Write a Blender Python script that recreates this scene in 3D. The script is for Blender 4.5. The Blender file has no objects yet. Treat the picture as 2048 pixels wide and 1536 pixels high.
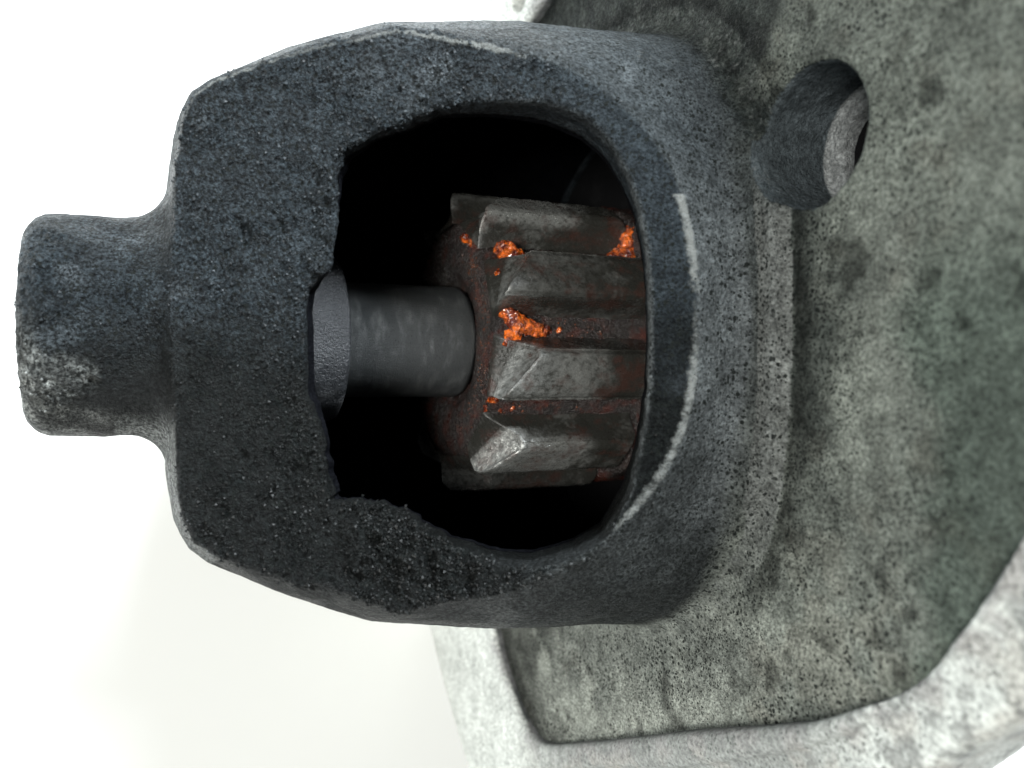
import bpy, bmesh, math, random
import numpy as np
from mathutils import Matrix, Vector

# ------------------------------------------------------------------ units
# Everything is laid out in small design units (1 unit = 0.037 mm) and
# converted to metres when a mesh is written.  X runs along the starter's
# shaft (nose -> motor), Y across it, Z up from the table.
S = 3.7e-5
H = 2200.0
rng = np.random.default_rng(7)
scene = bpy.context.scene
COL = scene.collection

# ------------------------------------------------------------------ camera
cam_d = bpy.data.cameras.new("camera")
cam = bpy.data.objects.new("camera", cam_d)
COL.objects.link(cam)
scene.camera = cam
cam_d.sensor_width = 36.0
cam_d.lens = 36.0 * 1677.0 / 2048.0
cam_d.clip_start = 0.002
cam_d.clip_end = 50.0
TILT = math.radians(24.6)
cam.location = (0.0, -135.0 * S, H * S)
rx = Vector((math.cos(TILT), 0, math.sin(TILT)))
ry = Vector((0, 1, 0))
rz = rx.cross(ry)
cam.rotation_euler = Matrix((rx, ry, rz)).transposed().to_euler()
cam_d.dof.use_dof = True
cam_d.dof.focus_distance = 2000 * S
cam_d.dof.aperture_fstop = 32.0

# ------------------------------------------------------------------ light
world = bpy.data.worlds.new("World")
scene.world = world
world.use_nodes = True
bg = world.node_tree.nodes["Background"]
bg.inputs[0].default_value = (0.95, 1.0, 0.98, 1)
bg.inputs[1].default_value = 0.20


def area(name, loc, target, size, power, colour):
    d = bpy.data.lights.new(name, 'AREA')
    d.shape = 'RECTANGLE'
    d.size, d.size_y = size
    d.energy = power
    d.color = colour
    o = bpy.data.objects.new(name, d)
    COL.objects.link(o)
    o.location = loc
    o.rotation_euler = (Vector(target) - Vector(loc)).to_track_quat('-Z', 'Y').to_euler()
    return o


# a window up and to the left of the bench, and an added weaker lamp to light the disc
area("window_light", (0.30, 0.80, 0.85), (0.03, 0, 0), (0.62, 0.45), 66.0, (0.90, 0.96, 1.0))
area("disc_fill_lamp", (-0.95, -0.10, 1.05), (0.03, 0, 0), (0.42, 0.42), 31.0, (1.0, 0.985, 0.94))

vs = scene.view_settings
vs.view_transform = 'Standard'
vs.look = 'None'
vs.gamma = 1.0
vs.use_curve_mapping = False
vs.exposure = 0.0
scene.render.engine = 'CYCLES'
scene.cycles.max_bounces = 4
scene.cycles.use_denoising = True


# ------------------------------------------------------------------ noise
_perm = np.random.default_rng(3).random(65536).astype(np.float32)


def vnoise(p):
    """smooth value noise in 0..1 at the points p (n,3)"""
    p = np.asarray(p, dtype=np.float64)
    i = np.floor(p).astype(np.int64)
    f = (p - i)
    f = f * f * f * (f * (f * 6 - 15) + 10)
    r = np.zeros(len(p))
    for dx in (0, 1):
        wx = f[:, 0] if dx else 1 - f[:, 0]
        for dy in (0, 1):
            wy = f[:, 1] if dy else 1 - f[:, 1]
            for dz in (0, 1):
                wz = f[:, 2] if dz else 1 - f[:, 2]
                h = ((i[:, 0] + dx) * 73856093) ^ ((i[:, 1] + dy) * 19349663) ^ ((i[:, 2] + dz) * 83492791)
                h = (h ^ (h >> 13)) * 1274126177
                h = (h ^ (h >> 16)) & 65535
                r += wx * wy * wz * _perm[h]
    return r


def fbm(p, scale, octaves=4, seed=0.0, gain=0.5):
    p = np.asarray(p) / scale + seed * 17.31
    a, s, n = 1.0, 0.0, 0.0
    for _ in range(octaves):
        s = s + a * vnoise(p)
        n += a
        a *= gain
        p = p * 2.03 + 5.7
    return s / n


def sstep(a, b, x):
    t = np.clip((x - a) / (b - a), 0, 1)
    return t * t * (3 - 2 * t)


# ------------------------------------------------------------------ distance fields
def poly_sdf(P, X, Y):
    """signed distance to a closed polygon at grid points (negative inside)"""
    P = np.asarray(P, dtype=np.float64)
    d = np.full(X.shape, 1e18)
    inside = np.zeros(X.shape, dtype=bool)
    for a, b in zip(P, np.roll(P, -1, axis=0)):
        ex, ey = b - a
        wx, wy = X - a[0], Y - a[1]
        t = np.clip((wx * ex + wy * ey) / (ex * ex + ey * ey), 0, 1)
        d = np.minimum(d, (wx - ex * t) ** 2 + (wy - ey * t) ** 2)
        c = (a[1] > Y) != (b[1] > Y)
        with np.errstate(divide='ignore', invalid='ignore'):
            xi = a[0] + (Y - a[1]) * ex / (ey if ey != 0 else 1e-9)
        inside ^= c & (X < xi)
    return np.where(inside, -1, 1) * np.sqrt(d)


def spline(P, n=8):
    """closed Catmull-Rom through the points"""
    P = np.asarray(P, dtype=np.float64)
    out = []
    N = len(P)
    for i in range(N):
        p0, p1, p2, p3 = P[i - 1], P[i], P[(i + 1) % N], P[(i + 2) % N]
        for k in range(n):
            t = k / n
            out.append(.5 * (2 * p1 + (p2 - p0) * t + (2 * p0 - 5 * p1 + 4 * p2 - p3) * t * t
                             + (3 * p1 - p0 - 3 * p2 + p3) * t ** 3))
    return np.array(out)


def smin(a, b, k):
    h = np.clip(k - np.abs(a - b), 0, None) / k
    return np.minimum(a, b) - h * h * k * .25


def smax(a, b, k):
    return -smin(-a, -b, k)


def surface_nets(F, xs, ys, zs):
    ins = F < 0
    nx, ny, nz = F.shape
    cnt = np.zeros((nx - 1, ny - 1, nz - 1), dtype=np.uint8)
    for a in (0, 1):
        for b in (0, 1):
            for c in (0, 1):
                cnt += ins[a:nx - 1 + a, b:ny - 1 + b, c:nz - 1 + c]
    I, J, K = np.nonzero((cnt > 0) & (cnt < 8))
    idx = np.full(cnt.shape, -1, dtype=np.int32)
    idx[I, J, K] = np.arange(len(I))
    acc = np.zeros((len(I), 3))
    num = np.zeros(len(I))
    for ax in range(3):
        for s in (0, 1):
            for t in (0, 1):
                o = [0, 0, 0]
                o[(ax + 1) % 3] = s
                o[(ax + 2) % 3] = t
                e = list(o)
                e[ax] = 1
                f0 = F[I + o[0], J + o[1], K + o[2]]
                f1 = F[I + e[0], J + e[1], K + e[2]]
                m = (f0 < 0) != (f1 < 0)
                w = np.where(m, f0 / np.where(m, f0 - f1, 1), 0)
                q = [xs[I + o[0]], ys[J + o[1]], zs[K + o[2]]]
                r = [xs[I + e[0]], ys[J + e[1]], zs[K + e[2]]]
                for c in range(3):
                    acc[:, c] += np.where(m, q[c] + (r[c] - q[c]) * w, 0)
                num += m
    V = acc / num[:, None]
    quads = []
    for ax in range(3):
        sl0 = [slice(None)] * 3
        sl1 = [slice(None)] * 3
        sl0[ax] = slice(0, -1)
        sl1[ax] = slice(1, None)
        a0, a1 = ins[tuple(sl0)], ins[tuple(sl1)]
        E = np.array(np.nonzero(a0 != a1)).T
        b, c = (ax + 1) % 3, (ax + 2) % 3
        ok = (E[:, b] > 0) & (E[:, c] > 0) & (E[:, b] < F.shape[b] - 1) & (E[:, c] < F.shape[c] - 1)
        E = E[ok]
        flip = a0[tuple(E.T)]

        def cell(db, dc):
            G = E.copy()
            G[:, b] += db
            G[:, c] += dc
            return idx[tuple(G.T)]
        q = np.stack([cell(-1, -1), cell(0, -1), cell(0, 0), cell(-1, 0)], 1)
        q[~flip] = q[~flip][:, ::-1]
        quads.append(q)
    return V, np.concatenate(quads)


def vert_normals(V, Q):
    n = np.cross(V[Q[:, 2]] - V[Q[:, 0]], V[Q[:, 3]] - V[Q[:, 1]])
    N = np.zeros_like(V)
    for k in range(4):
        for c in range(3):
            N[:, c] += np.bincount(Q[:, k], n[:, c], minlength=len(V))
    return N / np.maximum(np.linalg.norm(N, axis=1), 1e-9)[:, None]


# ------------------------------------------------------------------ mesh output
def mesh_from(name, V, Q, smooth=True):
    """vertices in design units, faces all of one size (numpy) or a list"""
    me = bpy.data.meshes.new(name)
    V = np.asarray(V, dtype=np.float64) * S
    if isinstance(Q, np.ndarray):
        n = Q.shape[1]
        me.vertices.add(len(V))
        me.vertices.foreach_set("co", V.ravel())
        me.loops.add(Q.size)
        me.loops.foreach_set("vertex_index", Q.ravel().astype(np.int32))
        me.polygons.add(len(Q))
        me.polygons.foreach_set("loop_start", np.arange(0, Q.size, n, dtype=np.int32))
        me.update(calc_edges=True)
    else:
        me.from_pydata([tuple(v) for v in V], [], Q)
        me.update()
    me.polygons.foreach_set("use_smooth", np.full(len(me.polygons), smooth))
    return me


def attr_colour(me, name, rgb):
    a = me.attributes.new(name, 'FLOAT_COLOR', 'POINT')
    buf = np.ones((len(rgb), 4), dtype=np.float32)
    buf[:, :rgb.shape[1]] = rgb
    a.data.foreach_set("color", buf.ravel())


def attr_float(me, name, v):
    a = me.attributes.new(name, 'FLOAT', 'POINT')
    a.data.foreach_set("value", v.astype(np.float32))


def link(name, me, mat, parent=None, label=None):
    o = bpy.data.objects.new(name, me)
    COL.objects.link(o)
    if mat and not me.materials:
        me.materials.append(mat)
    if parent is not None:
        o.parent = parent
        if parent.type == 'EMPTY' and parent.parent is None:
            o.matrix_parent_inverse = Matrix.Translation(-parent.location)
    if label:
        o["label"] = label
    return o


# ------------------------------------------------------------------ materials
class NT:
    def __init__(self, name):
        self.m = bpy.data.materials.new(name)
        self.m.use_nodes = True
        self.t = self.m.node_tree
        self.b = self.t.nodes["Principled BSDF"]
        tc = self.t.nodes.new("ShaderNodeTexCoord")
        sc = self.t.nodes.new("ShaderNodeVectorMath")
        sc.operation = 'SCALE'
        sc.inputs[3].default_value = 1.0 / (100 * S)     # texture unit = 100 design units
        self.t.links.new(tc.outputs["Object"], sc.inputs[0])
        self.co = sc.outputs[0]

    def set(self, key, v):
        i = self.b.inputs[key]
        if hasattr(v, "links"):
            self.t.links.new(v, i)
        else:
            i.default_value = v

    def noise(self, scale, detail=4, rough=0.55, out="Fac", vec=None, distort=0.0):
        n = self.t.nodes.new("ShaderNodeTexNoise")
        n.inputs["Scale"].default_value = scale
        n.inputs["Detail"].default_value = detail
        n.inputs["Roughness"].default_value = rough
        n.inputs["Distortion"].default_value = distort
        self.t.links.new(vec or self.co, n.inputs["Vector"])
        return n.outputs[out]

    def voronoi(self, scale, feature='F1', out="Distance", rand=1.0):
        n = self.t.nodes.new("ShaderNodeTexVoronoi")
        n.feature = feature
        n.inputs["Scale"].default_value = scale
        n.inputs["Randomness"].default_value = rand
        self.t.links.new(self.co, n.inputs["Vector"])
        return n.outputs[out]

    def ramp(self, x, a, b, ya=0.0, yb=1.0):
        n = self.t.nodes.new("ShaderNodeMapRange")
        n.interpolation_type = 'SMOOTHSTEP'
        for k, v in zip((1, 2, 3, 4), (a, b, ya, yb)):
            n.inputs[k].default_value = v
        self.t.links.new(x, n.inputs[0])
        return n.outputs[0]

    def math(self, op, a, b=0.0):
        n = self.t.nodes.new("ShaderNodeMath")
        n.operation = op
        for k, v in ((0, a), (1, b)):
            if hasattr(v, "links"):
                self.t.links.new(v, n.inputs[k])
            else:
                n.inputs[k].default_value = v
        return n.outputs[0]

    def mix(self, f, a, b, mode='MIX'):
        n = self.t.nodes.new("ShaderNodeMix")
        n.data_type = 'RGBA'
        n.blend_type = mode
        for k, v in ((0, f), (6, a), (7, b)):
            if hasattr(v, "links"):
                self.t.links.new(v, n.inputs[k])
            else:
                n.inputs[k].default_value = v if k == 0 else (*v, 1)
        return n.outputs[2]

    def attr(self, name, out="Color"):
        n = self.t.nodes.new("ShaderNodeAttribute")
        n.attribute_name = name
        return n.outputs[out]

    def bump(self, h, dist, strength=1.0, normal=None):
        n = self.t.nodes.new("ShaderNodeBump")
        n.inputs["Strength"].default_value = strength
        n.inputs["Distance"].default_value = dist * S
        self.t.links.new(h, n.inputs["Height"])
        if normal is not None:
            self.t.links.new(normal, n.inputs["Normal"])
        return n.outputs[0]


def casting_material():
    """sooty cast aluminium: albedo and grit follow painted vertex stains, light and shade"""
    k = NT("sooty_cast_aluminium")
    base = k.attr("stain_and_shade")
    grit = k.attr("grit", "Fac")
    wear_and_light = k.attr("wear_and_light", "Fac")
    fine = k.noise(13.0, 3, 0.7)
    mid = k.noise(2.6, 3, 0.6)
    spec = k.voronoi(9.0)
    fm = k.ramp(fine, 0.34, 0.68, -0.80, 1.35)
    fm = k.math('ADD', k.math('MULTIPLY', fm, k.math('ADD', k.math('MULTIPLY', grit, 0.75), 0.35)), 1.0)
    mottle = k.math('MULTIPLY', fm, k.ramp(mid, 0.3, 0.7, 0.75, 1.25))
    comb = k.t.nodes.new("ShaderNodeCombineColor")
    for i in range(3):
        k.t.links.new(mottle, comb.inputs[i])
    col = k.mix(1.0, base, comb.outputs[0], 'MULTIPLY')
    # dark oily pinprick spots of uneven size
    for scl, lo, amt in ((15.0, 0.2, 0.95), (8.5, 0.5, 0.92)):
        vn = k.t.nodes.new("ShaderNodeTexVoronoi")
        vn.inputs["Scale"].default_value = scl
        k.t.links.new(k.co, vn.inputs["Vector"])
        sep = k.t.nodes.new("ShaderNodeSeparateColor")
        k.t.links.new(vn.outputs["Color"], sep.inputs[0])
        rad = k.math('MULTIPLY', k.ramp(sep.outputs[0], lo, 1.0), 0.42)
        d = k.math('ADD', vn.outputs["Distance"], k.math('MULTIPLY', k.math('SUBTRACT', fine, 0.5), 0.3))
        spots = k.ramp(k.math('SUBTRACT', rad, d), -0.04, 0.05)
        col = k.mix(k.math('MULTIPLY', k.math('MULTIPLY', spots, amt), k.ramp(grit, 0.04, 0.2)), col, (0.010, 0.012, 0.011))
    # pale metal where the soot has rubbed through, plus the painted flank light
    rub = k.ramp(k.math('ADD', wear_and_light, k.math('MULTIPLY', k.math('SUBTRACT', k.noise(7.0, 3, .65), 0.5), 0.9)), 0.36, 0.86)
    col = k.mix(rub, col, (0.20, 0.212, 0.205))
    # glitter of the soot, painted as single bright flecks
    fl = k.math('MULTIPLY', k.ramp(k.voronoi(15.0), 0.17, 0.09), k.ramp(k.noise(2.2, 4, 0.7), 0.50, 0.66))
    fl = k.math('MULTIPLY', fl, grit)
    col = k.mix(k.math('MULTIPLY', fl, 0.28), col, (0.20, 0.22, 0.225))
    k.set("Base Color", col)
    k.set("Roughness", k.math('ADD', k.ramp(fine, 0.3, 0.75, 0.50, 0.26), k.ramp(k.noise(0.9, 3), 0.4, 0.62, 0.0, 0.24)))
    k.set("Specular IOR Level", k.math('ADD', k.math('MULTIPLY', grit, 0.13), 0.02))
    h1 = k.noise(8.0, 4, 0.75)
    h2 = k.noise(22.0, 2, 0.6)
    h = k.math('ADD', h1, k.math('MULTIPLY', h2, 0.45))
    h = k.math('MULTIPLY', h, k.math('ADD', k.math('MULTIPLY', grit, 0.85), 0.2))
    k.set("Normal", k.bump(h, 44.0, 1.0))
    return k.m


def rim_material():
    k = NT("pale_cast_aluminium")
    base = k.attr("stain_and_shade")
    n1 = k.noise(10.0, 4, 0.7)
    v = k.ramp(n1, 0.3, 0.7, 0.55, 1.4)
    comb = k.t.nodes.new("ShaderNodeCombineColor")
    for i in range(3):
        k.t.links.new(v, comb.inputs[i])
    col = k.mix(1.0, base, comb.outputs[0], 'MULTIPLY')
    sp = k.math('MULTIPLY', k.ramp(k.voronoi(8.0), 0.36, 0.18), k.ramp(k.noise(1.8, 4), 0.42, 0.56))
    col = k.mix(k.math('MULTIPLY', sp, 0.8), col, (0.05, 0.055, 0.05))
    k.set("Base Color", col)
    k.set("Roughness", 0.6)
    k.set("Normal", k.bump(k.noise(9.0, 5, 0.65), 6.0, 0.7))
    return k.m


def steel_material(name, dark, light, wearlo, wearhi, rough=(0.5, 0.28), metallic=0.75, streak=(1, 1, 1), bump=3.0, rust=0.0, polish_and_light=False):
    k = NT(name)
    mp = k.t.nodes.new("ShaderNodeVectorMath")
    mp.operation = 'MULTIPLY'
    mp.inputs[1].default_value = streak
    k.t.links.new(k.co, mp.inputs[0])
    oi = k.t.nodes.new("ShaderNodeObjectInfo")
    off = k.t.nodes.new("ShaderNodeVectorMath")
    off.operation = 'ADD'
    sc = k.math('MULTIPLY', oi.outputs["Random"], 37.0)
    k.t.links.new(mp.outputs[0], off.inputs[0])
    k.t.links.new(sc, off.inputs[1])
    vec = off.outputs[0]
    big = k.noise(0.9, 4, 0.6, vec=vec)
    fine = k.noise(10.0, 6, 0.7, vec=vec)
    w = k.math('ADD', big, k.math('MULTIPLY', k.math('SUBTRACT', fine, 0.5), 0.55))
    w = k.ramp(w, wearlo, wearhi)
    if polish_and_light:
        pl = k.math('MULTIPLY', k.attr("polish_and_light", "Fac"), k.ramp(k.noise(7.0, 5, 0.75, vec=vec), 0.36, 0.62, 0.10, 1.1))
        w = k.math('MINIMUM', k.math('ADD', k.math('MULTIPLY', w, 0.35), pl), 1.0)
    col = k.mix(w, dark, light)
    if rust > 0:
        r = k.math('MULTIPLY', k.ramp(k.noise(1.7, 5, 0.65, vec=vec), 0.48, 0.66), rust)
        col = k.mix(r, col, (0.060, 0.014, 0.008))
    pit = k.math('MULTIPLY', k.ramp(k.voronoi(13.0), 0.22, 0.1), k.ramp(fine, 0.45, 0.6))
    col = k.mix(k.math('MULTIPLY', pit, 0.8), col, (0.006, 0.006, 0.006))
    k.set("Base Color", col)
    k.set("Metallic", k.math('MULTIPLY', w, metallic))
    k.set("Roughness", k.ramp(fine, 0.3, 0.7, rough[0], rough[1]))
    k.set("Normal", k.bump(k.noise(13.0, 5, 0.7, vec=vec), bump, 0.9))
    return k.m


def grease_material():
    k = NT("amber_grease")
    n = k.noise(5.0, 4, 0.65)
    col = k.mix(k.ramp(n, 0.38, 0.68), (0.09, 0.009, 0.003), (0.85, 0.17, 0.013))
    k.set("Base Color", col)
    k.set("Roughness", 0.14)
    k.set("Subsurface Weight", 0.25)
    k.set("Subsurface Radius", (0.0006, 0.0002, 0.0001))
    k.set("Coat Weight", 1.0)
    k.set("Coat Roughness", 0.05)
    k.set("Normal", k.bump(k.noise(20.0, 2, 0.6), 10.0, 1.0))
    return k.m


def table_material():
    k = NT("white_table_laminate")
    col = k.mix(k.noise(0.12, 4), (0.71, 0.725, 0.71), (0.75, 0.76, 0.745))
    k.set("Base Color", col)
    k.set("Roughness", 0.55)
    return k.m


MAT_CAST = casting_material()
MAT_RIM = rim_material()
MAT_SHAFT = steel_material("oiled_shaft_steel", (0.028, 0.031, 0.032), (0.12, 0.126, 0.126), 0.46, 0.85, (0.44, 0.25), 0.5, (4.5, 1.6, 1.6), 6.0)
MAT_WASHER = steel_material("sooty_washer_steel", (0.026, 0.028, 0.031), (0.16, 0.165, 0.17), 0.5, 0.85, (0.42, 0.22), 0.5, (1, 1, 1), 7.0)
MAT_TOOTH = steel_material("worn_gear_steel", (0.019, 0.019, 0.0165), (0.33, 0.34, 0.325), 0.47, 0.85, (0.34, 0.16), 0.75, (0.8, 1, 1), 2.5, 0.3, True)
MAT_HUB = steel_material("greasy_gear_root", (0.016, 0.013, 0.012), (0.06, 0.045, 0.04), 0.5, 0.8, (0.36, 0.12), 0.3, (1, 1, 1), 12.0, 0.9)
MAT_GREASE = grease_material()
k_ = NT("dark_grease_bead")
k_.set("Base Color", (0.16, 0.05, 0.02, 1))
k_.set("Roughness", 0.12)
k_.set("Coat Weight", 1.0)
MAT_BEAD = k_.m
MAT_BODY = steel_material("oily_black_paint", (0.0045, 0.0046, 0.005), (0.012, 0.012, 0.0125), 0.5, 0.9, (0.75, 0.6), 0.0)
MAT_BODY.node_tree.nodes["Principled BSDF"].inputs["Specular IOR Level"].default_value = 0.1

TABLE_Z = -1335.0

# ------------------------------------------------------------------ table
me = mesh_from("table_top", [(-14000, -14000, TABLE_Z), (14000, -14000, TABLE_Z), (14000, 14000, TABLE_Z), (-14000, 14000, TABLE_Z)],
               [(0, 1, 2, 3)], False)
tbl = link("table_top", me, table_material())
tbl["kind"] = "structure"
tbl["label"] = "plain white table surface under the starter motor"

# ------------------------------------------------------------------ starter motor
starter = bpy.data.objects.new("starter_motor", None)
COL.objects.link(starter)
starter.location = (1300 * S, 0, TABLE_Z * S)
starter.empty_display_size = 0.01
starter["label"] = "sooty cast starter motor nose with open window showing a greasy pinion gear"
starter["category"] = "starter motor"

# --- outlines (design units)
SLOPE = 0.525
BETA = math.atan(SLOPE)
CB, SB = math.cos(BETA), math.sin(BETA)
Z0 = 270.0
WINDOW = [(437, 302), (460, 348), (512, 378), (605, 412), (677, 435), (780, 445), (872, 438), (953, 406), (1004, 355),
          (1039, 288), (1064, 217), (1081, 116), (1087, -6), (1082, -147), (1064, -269), (1039, -370), (994, -451),
          (933, -493), (841, -514), (770, -505), (708, -480), (657, -450), (605, -414), (532, -389), (460, -385),
          (423, -380), (412, -271), (407, -220), (386, -189), (374, -158), (372, 18), (381, 59), (428, 111), (437, 214)]
DISC = spline([(-1006, -556), (-1102, -489), (-1187, -388), (-1252, -286), (-1266, -161), (-1178, 62), (-1062, 332), (-942, 599),
               (-852, 816), (-775, 990), (-706, 1105), (-636, 1196), (-562, 1264), (-480, 1323), (-404, 1368), (-331, 1404), (-150, 1462), (100, 1482), (400, 1430),
               (700, 1260), (880, 980), (980, 600), (1050, 200), (1085, 0), (1072, -140), (1053, -210), (1000, -420),
               (850, -700), (500, -900), (0, -980), (-500, -900), (-830, -700)], 5)
RIM = np.array([(-1150, -1612), (-1286, -1594), (-1550, -1348), (-1751, -1100), (-1830, -850), (-1780, -550), (-1600, -250),
                (-1420, 50), (-1250, 450), (-1080, 800), (-930, 1050), (-791, 1189), (-646, 1344), (-400, 1480), (0, 1560),
                (500, 1500), (900, 1250), (1150, 850), (1330, 400), (1480, 50), (1640, -250), (1740, -550), (1700, -760),
                (1560, -880), (1411, -932), (1347, -959), (1150, -1060), (800, -1250), (300, -1450), (-400, -1580)], dtype=float)
RIM[:, 0] = (RIM[:, 0] + 135) * .9252 - 135
RIM[:, 1] = H - (H - RIM[:, 1]) * .9252
RIM = spline(RIM, 5)
XD, XR = 1222.0, 1175.0          # face of the recessed disc, face of the raised rim
BORE = (352.0, 948.0)           # bolt recess (y, z)

EDGE_X = [94, 103, 127, 164, 323, 508, 600, 700, 820, 1040]
EDGE_R = [450, 509, 562, 594, 684, 766, 780, 799, 819, 834]
PROFILE = [(60, -10), (84, 300), (90, 400)] + list(zip(EDGE_X, EDGE_R)) + [(1220, 852), (1300, 852), (1300, -10)]
CAVITY = [(352, -10), (352, 330), (395, 480), (480, 590), (620, 665), (800, 690), (1500, 700), (1500, -10)]


def build_housing():
    G = 6.0
    xs = np.arange(-250, 1500, G)
    ys = np.concatenate([np.arange(-1400, -895, 13), np.arange(-890, 895, G), np.arange(900, 1180, 13)])
    zs = np.concatenate([np.arange(-1040, -300, 22), np.arange(-295, 1500, G)])
    Y, Z = np.meshgrid(ys, zs, indexing='ij')
    reff = reff_of(Y, Z)
    rr = np.hypot(Y, Z)
    zt = np.clip(834.0 ** 2.75 - np.abs((Y - 4) * 1.08) ** 2.75, 0, None) ** (1 / 2.75) / 1.02
    XRIDGE = (zt - Z0) / SLOPE
    # profile tables over (x, r)
    rg = np.arange(0, 1900, 4.0)
    PX, PR = np.meshgrid(xs, rg, indexing='ij')
    Tn = poly_sdf(PROFILE, PX, PR)
    Tc = poly_sdf(CAVITY, PX, PR)
    # window table over (a, y) with a ragged, crusted outline on the nose side
    ag = np.arange(0, 1800, 4.0)
    yg = np.arange(-700, 701, 4.0)
    A, YY = np.meshgrid(ag, yg, indexing='ij')
    Tw = poly_sdf(WINDOW, A, YY)
    q = np.stack([A.ravel(), YY.ravel(), np.zeros(A.size)], 1)
    rag = (fbm(q, 46, 4, 1.3, 0.65) - 0.5).reshape(A.shape)
    rough = sstep(880, 560, A)
    rough = np.maximum(rough, 0.25)
    rough *= 1 - 0.75 * sstep(150, 90, np.abs(YY + 50)) * sstep(460, 430, A)
    rough *= np.where((YY < -330) & (A < 800), 1.9, 1.0)
    Tw = Tw + rag * 36 * rough
    disc2 = poly_sdf(DISC, Y, Z)
    bore2 = np.hypot(Y - BORE[0], Z - BORE[1])
    jy = np.clip((ys - yg[0]) / 4.0, 0, len(yg) - 1.001)
    j0 = jy.astype(int)
    jf = jy - j0
    F = np.empty((len(xs), len(ys), len(zs)), dtype=np.float32)
    for i, x in enumerate(xs):
        nose = np.interp(reff, rg, Tn[i])
        nose = nose + 0.30 * np.clip(x - XRIDGE, 0, 150) * sstep(640, 330, np.abs(Y - 4)) * (Z > 0)
        plane = (Z - Z0 - SLOPE * x) * CB
        body = smax(nose, plane, 4)
        # tip boss: a plain round stub with a rounded end
        bx = max(-212 - x, 0.0)
        dr, dx = rr - 256.0, -212.0 - x
        qx, qr = np.maximum(dx + 62, 0), np.maximum(dr + 62, 0)
        boss = np.minimum(np.maximum(dx + 62, dr + 62), 0) + np.sqrt(qx * qx + qr * qr) - 62
        boss = np.maximum(boss, x - 500)
        body = smin(body, boss, 105)
        # mounting disc with the shallow ring round the tube's foot
        ring = np.maximum(reff - 895.0 + 0.6 * np.clip(np.abs(Y) - 330, 0, None), 1186.0 - x)
        slab = np.maximum(XD - x - np.clip(0.03 * (rr - 900), -6, 16), x - 1470.0)
        disc = np.maximum(disc2 - 18, slab)
        disc = smin(disc, np.maximum(ring, x - 1460), 36)
        body = smin(body, disc, 60)
        # bolt recess
        body = smax(body, -np.maximum(bore2 - 138, x - 1402), 14)
        body = smax(body, -(bore2 - 102), 8)
        # hollow and window
        cav = np.interp(rr, rg, Tc[i])
        a = (x * CB + (zs - Z0) * SB) / 4.0
        ai = np.clip(a, 0, len(ag) - 1.001)
        a0 = ai.astype(int)
        af = ai - a0
        t0 = Tw[a0] * (1 - af)[:, None] + Tw[a0 + 1] * af[:, None]
        w = (t0[:, j0] * (1 - jf) + t0[:, j0 + 1] * jf).T
        win = np.maximum(w, 40 - Z)
        body = smax(body, -cav, 10)
        body = smax(body, -win, 10)
        F[i] = body
    V, Q = surface_nets(F, xs, ys, zs)
    N = vert_normals(V, Q)

    x, y, z = V.T
    ppl = (z - Z0 - SLOPE * x) * CB                    # height over the cut face
    a = x * CB + (z - Z0) * SB
    rad = np.hypot(y, z)
    ai = np.clip((a / 4).astype(int), 0, len(ag) - 1)
    yi = np.clip(((y - yg[0]) / 4).astype(int), 0, len(yg) - 1)
    wd = Tw[ai, yi]
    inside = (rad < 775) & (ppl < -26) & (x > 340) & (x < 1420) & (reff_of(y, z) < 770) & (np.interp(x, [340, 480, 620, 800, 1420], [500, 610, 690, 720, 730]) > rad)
    face = sstep(-34, -4, ppl) * (x < 1100) * (N @ np.array([-SB, 0, CB]) > 0.5)
    disc_area = sstep(1150, 1215, x) * (rad > 820)

    # ---- grit displacement: caked soot on the nose, sand-cast skin elsewhere
    cake = sstep(1150, 700, x) * (~inside)
    cake = cake * (0.35 + 0.65 * sstep(-260, -120, x - 0.2 * y))
    edge = np.exp(-np.clip(wd, 0, None) / 60.0) * face * sstep(900, 600, a)
    n1 = fbm(V, 34, 4, 2.0, 0.6) - 0.5
    n2 = fbm(V, 15, 3, 5.0, 0.6) - 0.5
    n3 = fbm(V, 110, 3, 8.0) - 0.5
    low = face * sstep(-250, -420, y) * sstep(430, 560, a) * sstep(900, 700, a)
    smooth_right = 1 - 0.6 * sstep(800, 980, a)
    patch = 0.35 + 0.95 * sstep(0.40, 0.62, fbm(V, 150, 3, 23.0))
    rough_here = np.clip(face * patch + 0.16, 0, 1.3)
    disp = cake * (n1 * 15 + n2 * 14) * smooth_right * rough_here + n3 * 7 + edge * n1 * 22 + low * (n1 * 34 + 6)
    disp += (1 - cake) * (n2 * 5 + n1 * 4) * (~inside)
    V = V + N * disp[:, None]

    # ---- stains on the metal, with light and shade painted in
    soot_sheen = np.array([0.0185, 0.0235, 0.0272])
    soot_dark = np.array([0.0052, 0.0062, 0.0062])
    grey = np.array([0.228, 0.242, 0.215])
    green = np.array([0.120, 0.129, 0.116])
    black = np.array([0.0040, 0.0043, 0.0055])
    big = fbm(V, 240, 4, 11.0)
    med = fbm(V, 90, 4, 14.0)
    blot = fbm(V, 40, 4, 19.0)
    # dusty soot on the upper nose with a bluish sheen painted in, black below
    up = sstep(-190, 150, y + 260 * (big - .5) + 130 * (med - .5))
    nose_c = soot_dark + (soot_sheen - soot_dark) * up[:, None]
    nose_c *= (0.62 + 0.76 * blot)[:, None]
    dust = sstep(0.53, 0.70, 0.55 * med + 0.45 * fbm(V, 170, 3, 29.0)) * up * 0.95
    nose_c = nose_c + (np.array([0.060, 0.070, 0.077]) - nose_c) * dust[:, None] * 0.7
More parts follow.
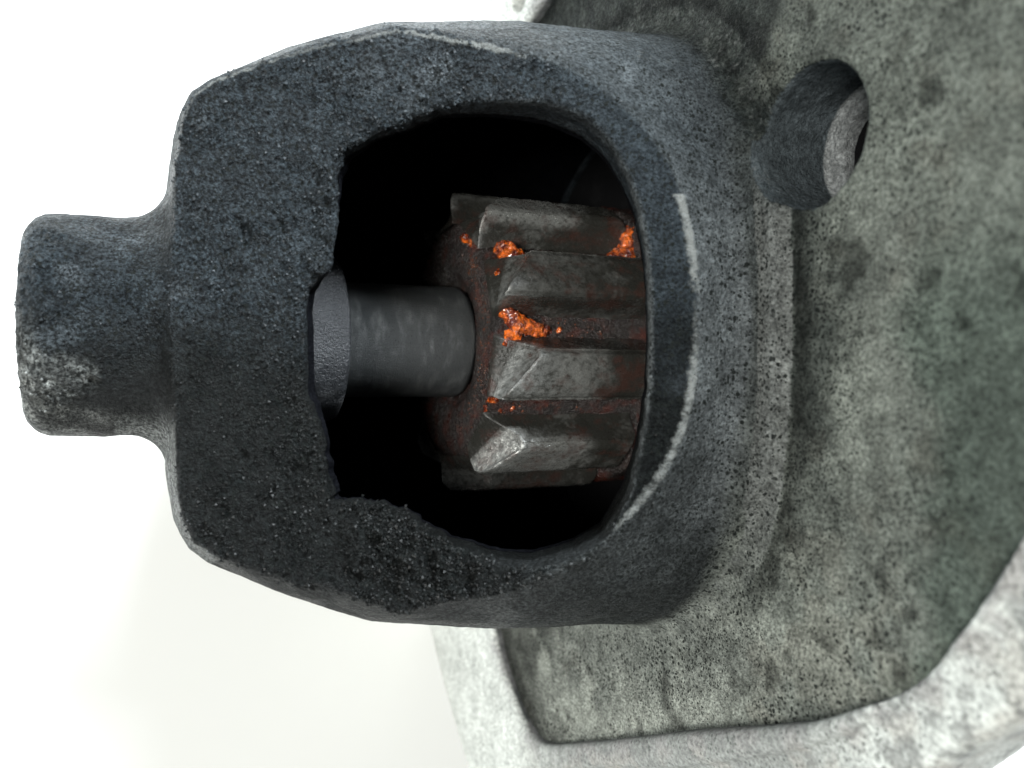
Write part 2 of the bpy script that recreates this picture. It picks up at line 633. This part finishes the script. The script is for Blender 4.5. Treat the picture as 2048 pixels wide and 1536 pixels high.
    # tube band between cut face and disc: less soot, and its light painted in
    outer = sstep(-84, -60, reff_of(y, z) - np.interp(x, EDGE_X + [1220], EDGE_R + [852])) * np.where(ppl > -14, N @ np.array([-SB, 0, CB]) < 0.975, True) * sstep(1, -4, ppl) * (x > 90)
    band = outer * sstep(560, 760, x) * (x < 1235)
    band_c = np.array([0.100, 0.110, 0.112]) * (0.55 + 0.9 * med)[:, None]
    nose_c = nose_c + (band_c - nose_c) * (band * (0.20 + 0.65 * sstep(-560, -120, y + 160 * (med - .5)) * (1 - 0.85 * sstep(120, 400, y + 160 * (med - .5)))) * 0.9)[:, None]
    # disc
    g = sstep(0.36, 0.62, big * 0.6 + med * 0.4)
    disc_c = green + (grey - green) * (0.45 + 0.55 * g)[:, None]
    brown = sstep(0.60, 0.74, fbm(V, 130, 4, 31.0))
    disc_c = disc_c * (1 - 0.05 * brown[:, None] * np.array([0.2, 0.9, 1.2]))
    # soot on the disc above the bolt recess; shade close to the tube painted in
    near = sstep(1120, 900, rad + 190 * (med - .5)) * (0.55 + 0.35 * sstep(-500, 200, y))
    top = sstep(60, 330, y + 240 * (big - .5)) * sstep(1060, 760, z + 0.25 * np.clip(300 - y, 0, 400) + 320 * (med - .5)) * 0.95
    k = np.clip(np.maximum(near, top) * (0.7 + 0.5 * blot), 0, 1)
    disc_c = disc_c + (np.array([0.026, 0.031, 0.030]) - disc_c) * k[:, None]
    # lower left corner's shade put into the colour; darker scum around the far side
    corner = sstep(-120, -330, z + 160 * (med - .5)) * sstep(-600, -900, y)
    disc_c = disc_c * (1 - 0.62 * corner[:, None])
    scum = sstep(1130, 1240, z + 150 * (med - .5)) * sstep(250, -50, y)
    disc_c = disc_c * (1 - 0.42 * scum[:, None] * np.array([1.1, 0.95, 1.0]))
    disc_c = disc_c * (1 + 0.28 * sstep(-450, -750, y))[:, None]
    film = np.maximum(sstep(-350, 350, y + 200 * (big - .5)), 0.75 * sstep(500, 1000, z + 200 * (big - .5)))
    disc_c = disc_c * (1 - 0.42 * film[:, None] * np.array([1.03, 0.98, 1.0]))
    dd = poly_sdf(DISC, y, z)
    rim_shade = sstep(-95, -15, dd + 60 * (med - .5)) * sstep(100, -150, z)  # shade along the raised rim's wall, painted on the disc edge
    disc_c = disc_c * (1 - 0.6 * rim_shade[:, None])
    drip = sstep(0.66, 0.78, fbm(V, 55, 3, 41.0))
    disc_c = disc_c * (1 - 0.5 * drip[:, None])
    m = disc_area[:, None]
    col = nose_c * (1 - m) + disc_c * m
    rz = ring_zone(V)
    ringc = np.array([0.125, 0.132, 0.126]) * (0.5 + 1.0 * blot)[:, None]
    rk = rz * sstep(-640, -350, y) * sstep(330, 180, y)
    col = col + (ringc - col) * (rk * 0.85)[:, None]
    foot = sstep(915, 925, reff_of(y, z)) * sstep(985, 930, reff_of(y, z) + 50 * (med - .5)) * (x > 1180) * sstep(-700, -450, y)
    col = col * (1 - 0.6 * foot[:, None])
    # bolt recess: dark all through, its shade painted in
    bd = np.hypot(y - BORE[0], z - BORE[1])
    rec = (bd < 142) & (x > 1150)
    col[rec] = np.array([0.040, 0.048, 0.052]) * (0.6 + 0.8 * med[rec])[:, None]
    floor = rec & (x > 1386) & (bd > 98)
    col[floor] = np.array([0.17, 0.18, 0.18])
    # bare, wiped tip of the boss, lower side
    wipe = sstep(-60, -190, x + 0.35 * (y + 150) + 200 * (med - .5)) * sstep(60, -140, y + 120 * (blot - .5)) * (x < 40)
    col = col + (np.array([0.20, 0.21, 0.20]) - col) * (wipe * (0.3 + 0.7 * sstep(.42, .6, blot)))[:, None]
    shoulder = (x < 170) * (x > -30) * sstep(-2, -20, ppl) * sstep(-190, -250, y)
    col = col + (np.array([0.15, 0.16, 0.155]) - col) * (shoulder * 0.8)[:, None]
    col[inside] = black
    # rubbed edges: where the cut face meets the outside
    rim_edge = np.exp(-((ppl + 1) / 5.0) ** 2) * (reff_of(y, z) > 480) * (reff_of(y, z) < 2000)
    on_edge = rim_edge * np.exp(-((reff_of(y, z) - np.interp(x, EDGE_X, EDGE_R) + 2) / 6.5) ** 2)
    along = fbm(V, 150, 3, 51.0)
    wear_and_light = on_edge * np.clip(0.15 + 1.15 * along, 0, .9) * np.where(x > 840, 1.0, 0.85)
    wear_and_light *= np.where((y < 0) & (x < 800), 0.25, 1.0) * np.where((y > 250) & (x > 740), 0.3, 1.0)
    wear_and_light = np.where((y > 300) & (x > 520) & (x < 700), wear_and_light * 1.35, wear_and_light)
    wear_and_light = np.maximum(wear_and_light, floor * 0.25)
    tip = sstep(-100, -175, x) * sstep(-40, -170, y)
    wear_and_light = np.maximum(wear_and_light, tip * (0.30 + 0.25 * med))
    # key light along the tube's upper flank, painted in as bare metal
    flank = (x > 560) & (x < 1230) & (ppl < 60) & (y > 560) & (rad > 740)
    wear_and_light = np.where(flank, np.maximum(wear_and_light, 0.34), wear_and_light)
    wear_and_light = np.where(ring_zone(V), np.maximum(wear_and_light, 0.30 + .16 * along), wear_and_light)
    grit = np.clip((cake * 1.0 + 0.42 * (1 - cake)) * (1 - 0.5 * sstep(760, 950, a) * (x < 1230)), 0, 1) * (~inside)
    scr = sstep(900, 1300, z) * disc_area
    grit = grit * (1 - 0.4 * scr)

    grit = np.where(rec, 0.03, grit)
    me = mesh_from("nose_housing", V, Q)
    attr_colour(me, "stain_and_shade", np.clip(col, 0.002, 1))
    attr_float(me, "wear_and_light", wear_and_light)
    attr_float(me, "grit", grit)
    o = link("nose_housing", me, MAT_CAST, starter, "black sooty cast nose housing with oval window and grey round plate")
    dens = cake * face * (0.22 + 1.3 * edge + 2.8 * low + 0.4 * sstep(.5, .65, med))
    return o, V, N, col, dens


def reff_of(y, z):
    return (np.abs((y - 4) * 1.08) ** 2.75 + np.abs(z * 1.02) ** 2.75) ** (1 / 2.75)


def ring_zone(V):
    r = reff_of(V[:, 1], V[:, 2])
    return (V[:, 0] > 1165) & (V[:, 0] < 1228) & (r > 850) & (r < 915)


housing, HV, HN, HC, HD = build_housing()


# --- loose soot grains caked on the face
def build_grains(n=9000):
    pr = HD / HD.sum()
    pick = rng.choice(len(HV), n, p=pr)
    base = np.array([(1, 0, 0), (-1, 0, 0), (0, 1, 0), (0, -1, 0), (0, 0, 1), (0, 0, -1)], dtype=float)
    faces = np.array([(0, 2, 4), (2, 1, 4), (1, 3, 4), (3, 0, 4), (2, 0, 5), (1, 2, 5), (3, 1, 5), (0, 3, 5)])
    size = 1.3 + 3.2 * rng.random(n) ** 2.5
    B = base[None] * (0.55 + 0.9 * rng.random((n, 6, 1)))
    # random rotations
    q = rng.normal(size=(n, 4))
    q /= np.linalg.norm(q, axis=1)[:, None]
    w, X, Y, Z = q.T
    R = np.stack([1 - 2 * (Y * Y + Z * Z), 2 * (X * Y - Z * w), 2 * (X * Z + Y * w),
                  2 * (X * Y + Z * w), 1 - 2 * (X * X + Z * Z), 2 * (Y * Z - X * w),
                  2 * (X * Z - Y * w), 2 * (Y * Z + X * w), 1 - 2 * (X * X + Y * Y)], 1).reshape(n, 3, 3)
    P = np.einsum('nij,nkj->nki', R, B) * size[:, None, None]
    P += (HV[pick] + rng.normal(size=(n, 3)) * 2.5 + HN[pick] * (size * 0.25)[:, None])[:, None, :]
    Fc = (faces[None] + (np.arange(n) * 6)[:, None, None]).reshape(-1, 3)
    me = mesh_from("soot_grains", P.reshape(-1, 3), Fc, False)
    c = HC[pick] * (0.45 + 0.9 * rng.random((n, 1)))
    attr_colour(me, "stain_and_shade", np.repeat(np.clip(c, .002, 1), 6, axis=0))
    k = NT("soot_grain")
    k.set("Base Color", k.attr("stain_and_shade"))
    k.set("Roughness", 0.5)
    k.set("Specular IOR Level", 0.2)
    o = link("soot_grains", me, k.m, housing)
    o["kind"] = "stuff"
    return o


build_grains()


# --- raised pale rim of the mounting flange round the disc
def build_rim():
    xs = np.arange(XR - 30, 1480, 10.0)
    ys = np.concatenate([np.arange(-1760, -500, 11.0), np.arange(-500, 700, 22.0), np.arange(700, 1640, 13.0)])
    zs = np.concatenate([np.arange(-1370, -1000, 16.0), np.arange(-1000, 1660, 11.0)])
    Y, Z = np.meshgrid(ys, zs, indexing='ij')
    outer = poly_sdf(RIM, Y, Z)
    inner = poly_sdf(DISC, Y, Z)
    ear = np.hypot(Y - 1165, Z + 315) - 62
    F = np.empty((len(xs), len(ys), len(zs)), dtype=np.float32)
    for i, x in enumerate(xs):
        hi = smax(outer + 120, XR - x, 26)
        lo = smax(outer, XR + 26 - x, 40)
        b = smin(hi, lo, 10)
        b = np.maximum(b, x - 1440)
        b = smax(b, -(inner - 0), 24)
        b = smax(b, -ear, 16)
        F[i] = b
    V, Q = surface_nets(F, xs, ys, zs)
    N = vert_normals(V, Q)
    V = V + N * ((fbm(V, 160, 3, 61.0) - .5) * 5 + (fbm(V, 30, 3, 62.0) - .5) * 2.5)[:, None]
    x, y, z = V.T
    med = fbm(V, 75, 5, 63.0, .6)
    blot = fbm(V, 30, 4, 64.0)
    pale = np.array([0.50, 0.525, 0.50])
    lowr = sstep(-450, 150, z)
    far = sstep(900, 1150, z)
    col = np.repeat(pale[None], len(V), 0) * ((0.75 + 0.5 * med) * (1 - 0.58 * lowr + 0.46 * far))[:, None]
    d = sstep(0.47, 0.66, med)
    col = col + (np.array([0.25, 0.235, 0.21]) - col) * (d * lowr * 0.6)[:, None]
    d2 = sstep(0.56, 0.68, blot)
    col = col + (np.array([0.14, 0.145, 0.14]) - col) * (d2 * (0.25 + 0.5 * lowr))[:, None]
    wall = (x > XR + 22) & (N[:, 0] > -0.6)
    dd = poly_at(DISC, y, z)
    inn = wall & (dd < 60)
    col[inn] = np.array([0.05, 0.055, 0.055])  # shade of the recess wall, painted as a dark colour
    smear = sstep(70, 10, dd + 60 * (blot - .5)) * sstep(0.4, .6, med)
    col = col + (np.array([0.20, 0.20, 0.20]) - col) * (smear * 0.7)[:, None]
    me = mesh_from("flange_rim", V, Q)
    attr_colour(me, "stain_and_shade", np.clip(col, 0.002, 0.9))
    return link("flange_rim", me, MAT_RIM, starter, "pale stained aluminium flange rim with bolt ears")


def poly_at(P, y, z):
    return poly_sdf(P, y, z)


build_rim()


# ------------------------------------------------------------------ turned parts
def lathe(name, prof, mat, parent, seg=96, label=None, jitter=0.0, closed=False):
    """profile [(x, r)] revolved about the shaft axis"""
    V, Fc = [], []
    n = len(prof)
    for k in range(seg):
        t = 2 * math.pi * k / seg
        for (px, pr) in prof:
            V.append((px, pr * math.sin(t), pr * math.cos(t)))
    for k in range(seg):
        k2 = (k + 1) % seg
        for i in range(n - 1):
            Fc.append((k * n + i, k * n + i + 1, k2 * n + i + 1, k2 * n + i))
    V = np.array(V)
    if name in ("shaft", "stop_collar"):
        V[:, 1] += YC
    if jitter:
        dirn = V.copy()
        dirn[:, 0] = 0
        dirn /= np.maximum(np.linalg.norm(dirn, axis=1), 1e-6)[:, None]
        V = V + dirn * ((fbm(V, 26, 3, len(name)) - .5) * jitter)[:, None]
    me = mesh_from(name, V, Fc)
    return link(name, me, mat, parent, label)


def dense(prof, step):
    out = []
    for (x0, r0), (x1, r1) in zip(prof, prof[1:]):
        n = max(1, int(math.hypot(x1 - x0, r1 - r0) / step))
        out += [(x0 + (x1 - x0) * k / n, r0 + (r1 - r0) * k / n) for k in range(n)]
    return out + [prof[-1]]


lathe("motor_body", dense([(1440, 0.1), (1440, 1180), (1455, 1195), (3400, 1195), (3420, 1180), (3420, 0.1)], 200), MAT_BODY, starter, 72,
      "dark round motor body behind the flange")
YC = -18.0      # the drive sits a touch off the casting's centre line
lathe("shaft", dense([(200, 0.1), (200, 150), (700, 152), (820, 153), (834, 150), (838, 120), (1500, 120), (1500, .1)], 16), MAT_SHAFT, starter, 128,
      "smooth oily grey steel shaft")
lathe("stop_collar", dense([(384, 120), (384, 200), (391, 209), (402, 213), (474, 213), (484, 209), (489, 200), (489, 150)], 7), MAT_WASHER, starter, 128,
      "soot-caked round collar on the shaft", 9.0)

# --- pinion gear
pinion = bpy.data.objects.new("pinion_gear", None)
COL.objects.link(pinion)
pinion.parent = starter
pinion.matrix_parent_inverse = Matrix.Translation(-starter.location)
pinion["label"] = "worn steel pinion gear with orange grease between its teeth"
pinion.empty_display_size = 0.005
pinion.location = (0, YC * S, 0)
NT_ = 10
RT, RR = 416.0, 332.0
X0, X1 = 806.0, 1236.0
lathe("hub", dense([(838, 150), (832, 165), (818, 190), (812, 230), (812, 304), (820, 326), (830, RR), (1238, RR), (1240, 396), (1255, 408), (1480, 408), (1480, 120)], 12),
      MAT_HUB, pinion, 156, "oily dark hub of the pinion", 12.0)


def tooth_mesh(polish_and_light):
    # cross section: lateral w (+ = +y side), radius r
    prof = [(-80, RR - 16), (-72, RR + 10), (-67, RR + 40), (-64, RR + 68), (-60, RT - 18), (-54, RT - 7), (-43, RT - 2), (-20, RT),
            (0, RT), (20, RT), (43, RT - 2), (54, RT - 7), (60, RT - 18), (64, RR + 68), (67, RR + 40), (72, RR + 10), (80, RR - 16)]
    fine = []
    for (a, b) in zip(prof, prof[1:]):
        for k in range(3):
            fine.append((a[0] + (b[0] - a[0]) * k / 3, a[1] + (b[1] - a[1]) * k / 3))
    fine.append(prof[-1])
    n = len(fine)
    st = [0, .006, .015, .03, .05] + list(np.linspace(.08, .93, 34)) + [.96, .98, .99, 1.0]
    V = []
    for s in st:
        for (w, r) in fine:
            lead = max(0.0, w + 44) * 0.78 * min(1.0, max(0.0, (r - RR + 10) / 60.0))      # slanting lead-in on one flank
            tip = max(0.0, r - (RT - 26)) * 0.55
            xs_ = X0 + lead + tip
            tail = max(0.0, r - (RT - 30)) * 0.5
            xe = X1 - tail
            rnd = 5.0 * math.exp(-s / 0.01) + 5.0 * math.exp(-(1 - s) / 0.01)
            V.append((xs_ + (xe - xs_) * s, w * (1 - rnd / 120.0), r - rnd * max(0, (r - RR) / (RT - RR))))
    V = np.array(V)
    Fc = []
    for i in range(len(st) - 1):
        for j in range(n - 1):
            Fc.append((i * n + j, i * n + j + 1, (i + 1) * n + j + 1, (i + 1) * n + j))
    # end caps as strips between mirrored points
    h = n // 2
    for base in (0, (len(st) - 1) * n):
        for j in range(h):
            a, b, c, d = base + j, base + j + 1, base + n - 2 - j, base + n - 1 - j
            if b == c:
                f = (a, b, d)
            else:
                f = (a, b, c, d)
            Fc.append(f if base == 0 else f[::-1])
    Fc = [f[::-1] for f in Fc]
    V = V + (np.stack([fbm(V, 40, 3, k) for k in (71., 72., 73.)], 1) - .5) * np.array([6, 5, 5])
    nick = sstep(.62, .75, fbm(V, 22, 3, 77.0)) * (V[:, 2] > RT - 30)
    V[:, 2] -= nick * 1.5
    me = mesh_from("tooth", V, Fc)
    me.materials.append(MAT_TOOTH)
    band = sstep(835, 865, V[:, 0] - 0.6 * V[:, 1]) * sstep(1110, 1010, V[:, 0] + 120 * (fbm(V, 60, 4, 79.0) - .5)) * sstep(RT - 40, RT - 14, V[:, 2])
    band = np.maximum(band, 0.4 * sstep(1110, 980, V[:, 0] + 120 * (fbm(V, 60, 4, 78.0) - .5)) * sstep(-30, 40, V[:, 1]) * sstep(RR + 30, RR + 70, V[:, 2]))  # glint of the upper flank, painted in with the polish
    lead = sstep(26, 6, V[:, 0] - X0 - np.maximum(0, V[:, 1] + 44) * .78) * (V[:, 2] > RR + 25)
    attr_float(me, "polish_and_light", np.maximum(band * polish_and_light, lead * 0.45 * (0.4 + polish_and_light)))
    # split shading at the hard corners
    bm = bmesh.new()
    bm.from_mesh(me)
    for e in bm.edges:
        if len(e.link_faces) == 2 and e.calc_face_angle(0) > math.radians(34):
            e.smooth = False
    bm.to_mesh(me)
    bm.free()
    return me


tm_bright, tm_mid, tm_dull = tooth_mesh(0.95), tooth_mesh(0.36), tooth_mesh(0.10)  # worn polish, with the best-lit teeth painted brighter
for k in range(NT_):
    o = bpy.data.objects.new("tooth", {0: tm_dull, 1: tm_bright, NT_ - 1: tm_mid, NT_ - 2: tm_bright}.get(k, tm_dull))
    COL.objects.link(o)
    o.parent = pinion
    o.rotation_euler = (-math.radians(22.5 + k * 360.0 / NT_), 0, 0)


# --- grease lumps between the teeth
def grease(name, blobs, label, G=3.0):
    """blobs: (x, angle deg, radius on gear, ball radius)"""
    C = []
    for (bx, an, r, br) in blobs:
        t = math.radians(an)
        C.append((bx, r * math.sin(t), r * math.cos(t), br * 1.15))
    C = np.array(C)
    lo = C[:, :3].min(0) - C[:, 3].max() - 10
    hi = C[:, :3].max(0) + C[:, 3].max() + 10
    ax = [np.arange(lo[i], hi[i] + G, G) for i in range(3)]
    X, Y, Z = np.meshgrid(*ax, indexing='ij')
    F = np.full(X.shape, 1e3)
    for (cx, cy, cz, cr) in C:
        d = np.sqrt((X - cx) ** 2 + (Y - cy) ** 2 + (Z - cz) ** 2) - cr
        F = smin(F, d, 14)
    P = np.stack([X.ravel(), Y.ravel(), Z.ravel()], 1)
    F = F + ((fbm(P, 13, 3, 81.0, .7) - .5) * 22).reshape(F.shape)
    V, Q = surface_nets(F, *ax)
    me = mesh_from(name, V, Q)
    return link(name, me, MAT_GREASE, pinion, label)


grease("grease", [(866, 41.2, 338, 20), (880, 39.2, 340, 22), (895, 37.2, 338, 20), (882, 34.2, 334, 20), (912, 34.2, 332, 15), (935, 33.2, 330, 12), (962, 32.7, 328, 10), (995, 32.2, 327, 9), (1030, 32.2, 326, 8), (1070, 32.2, 326, 8),
                  (848, 30.2, 334, 13), (836, 27.2, 332, 12), (828, 23.2, 328, 9), (824, 19.2, 324, 7)],
       "bright orange grease lump in the upper tooth gap")
grease("grease", [(832, 11.2, 336, 13), (845, 9.2, 338, 17), (858, 6.2, 339, 18), (878, 4.2, 339, 17), (898, 4.2, 338, 16), (918, 3.2, 338, 15), (938, 2.7, 336, 13),
                  (855, 0.2, 337, 15), (842, -2.3, 336, 12), (832, -3.8, 332, 10), (960, 2.2, 330, 9), (985, 3.2, 328, 7)],
       "bright orange grease lump in the middle tooth gap")
grease("grease", [(1120, 34.2, 332, 8), (1150, 34.2, 332, 10), (1180, 35.2, 334, 14), (1200, 36.2, 338, 18), (1222, 38.2, 346, 22), (1230, 41, 346, 22), (1236, 45, 362, 20),
                  (1236, 48, 376, 18), (1190, 41.2, 336, 14), (1212, 43.2, 340, 18), (1240, 50, 388, 14), (1225, 39, 350, 18)],
       "glossy amber grease at the back of the gear")
grease("grease", [(822, -22.8, 326, 9), (826, -25.8, 326, 10), (828, -28.8, 324, 10), (824, -32.8, 312, 9), (822, -36.8, 308, 7), (850, -32.8, 328, 7), (880, -32.8, 328, 6)],
       "dull orange grease smear on the gear's front face", 2.5)
grease("grease", [(810, 61.2, 304, 9), (808, 64, 296, 8), (812, 56, 298, 7)],
       "small orange grease dab on the rear of the gear", 2.5)


# --- fine beads of grease flung over the gear's front face and roots
def build_beads(n=260):
    V0 = np.array([(1, 0, 0), (-1, 0, 0), (0, 1, 0), (0, -1, 0), (0, 0, 1), (0, 0, -1)], dtype=float)
    F0 = [(0, 2, 4), (2, 1, 4), (1, 3, 4), (3, 0, 4), (2, 0, 5), (1, 2, 5), (3, 1, 5), (0, 3, 5)]
    P, Fc = [], []
    for i in range(n):
        t = math.radians(rng.choice([rng.normal(14, 12), rng.normal(-34, 14), rng.normal(50, 8), rng.normal(-8, 25)]))
        if rng.random() < 0.72:
            r, x = rng.uniform(230, 312), rng.uniform(809, 814)
            if r > 292:
                x += (r - 292) * 0.5
        else:
            r, x = RR + 2, rng.uniform(830, 1150)
            t = math.radians(rng.choice([39, 3, -33]) + rng.normal(0, 3.0))
        c = np.array([x, r * math.sin(t), r * math.cos(t)])
        P.append(c + V0 * rng.uniform(1.2, 3.2) * rng.uniform(.7, 1.3, (6, 1)))
        Fc += [tuple(j + 6 * i for j in f) for f in F0]
    me = mesh_from("grease_beads", np.concatenate(P), Fc)
    o = link("grease_beads", me, MAT_BEAD, pinion)
    o["kind"] = "stuff"


build_beads()
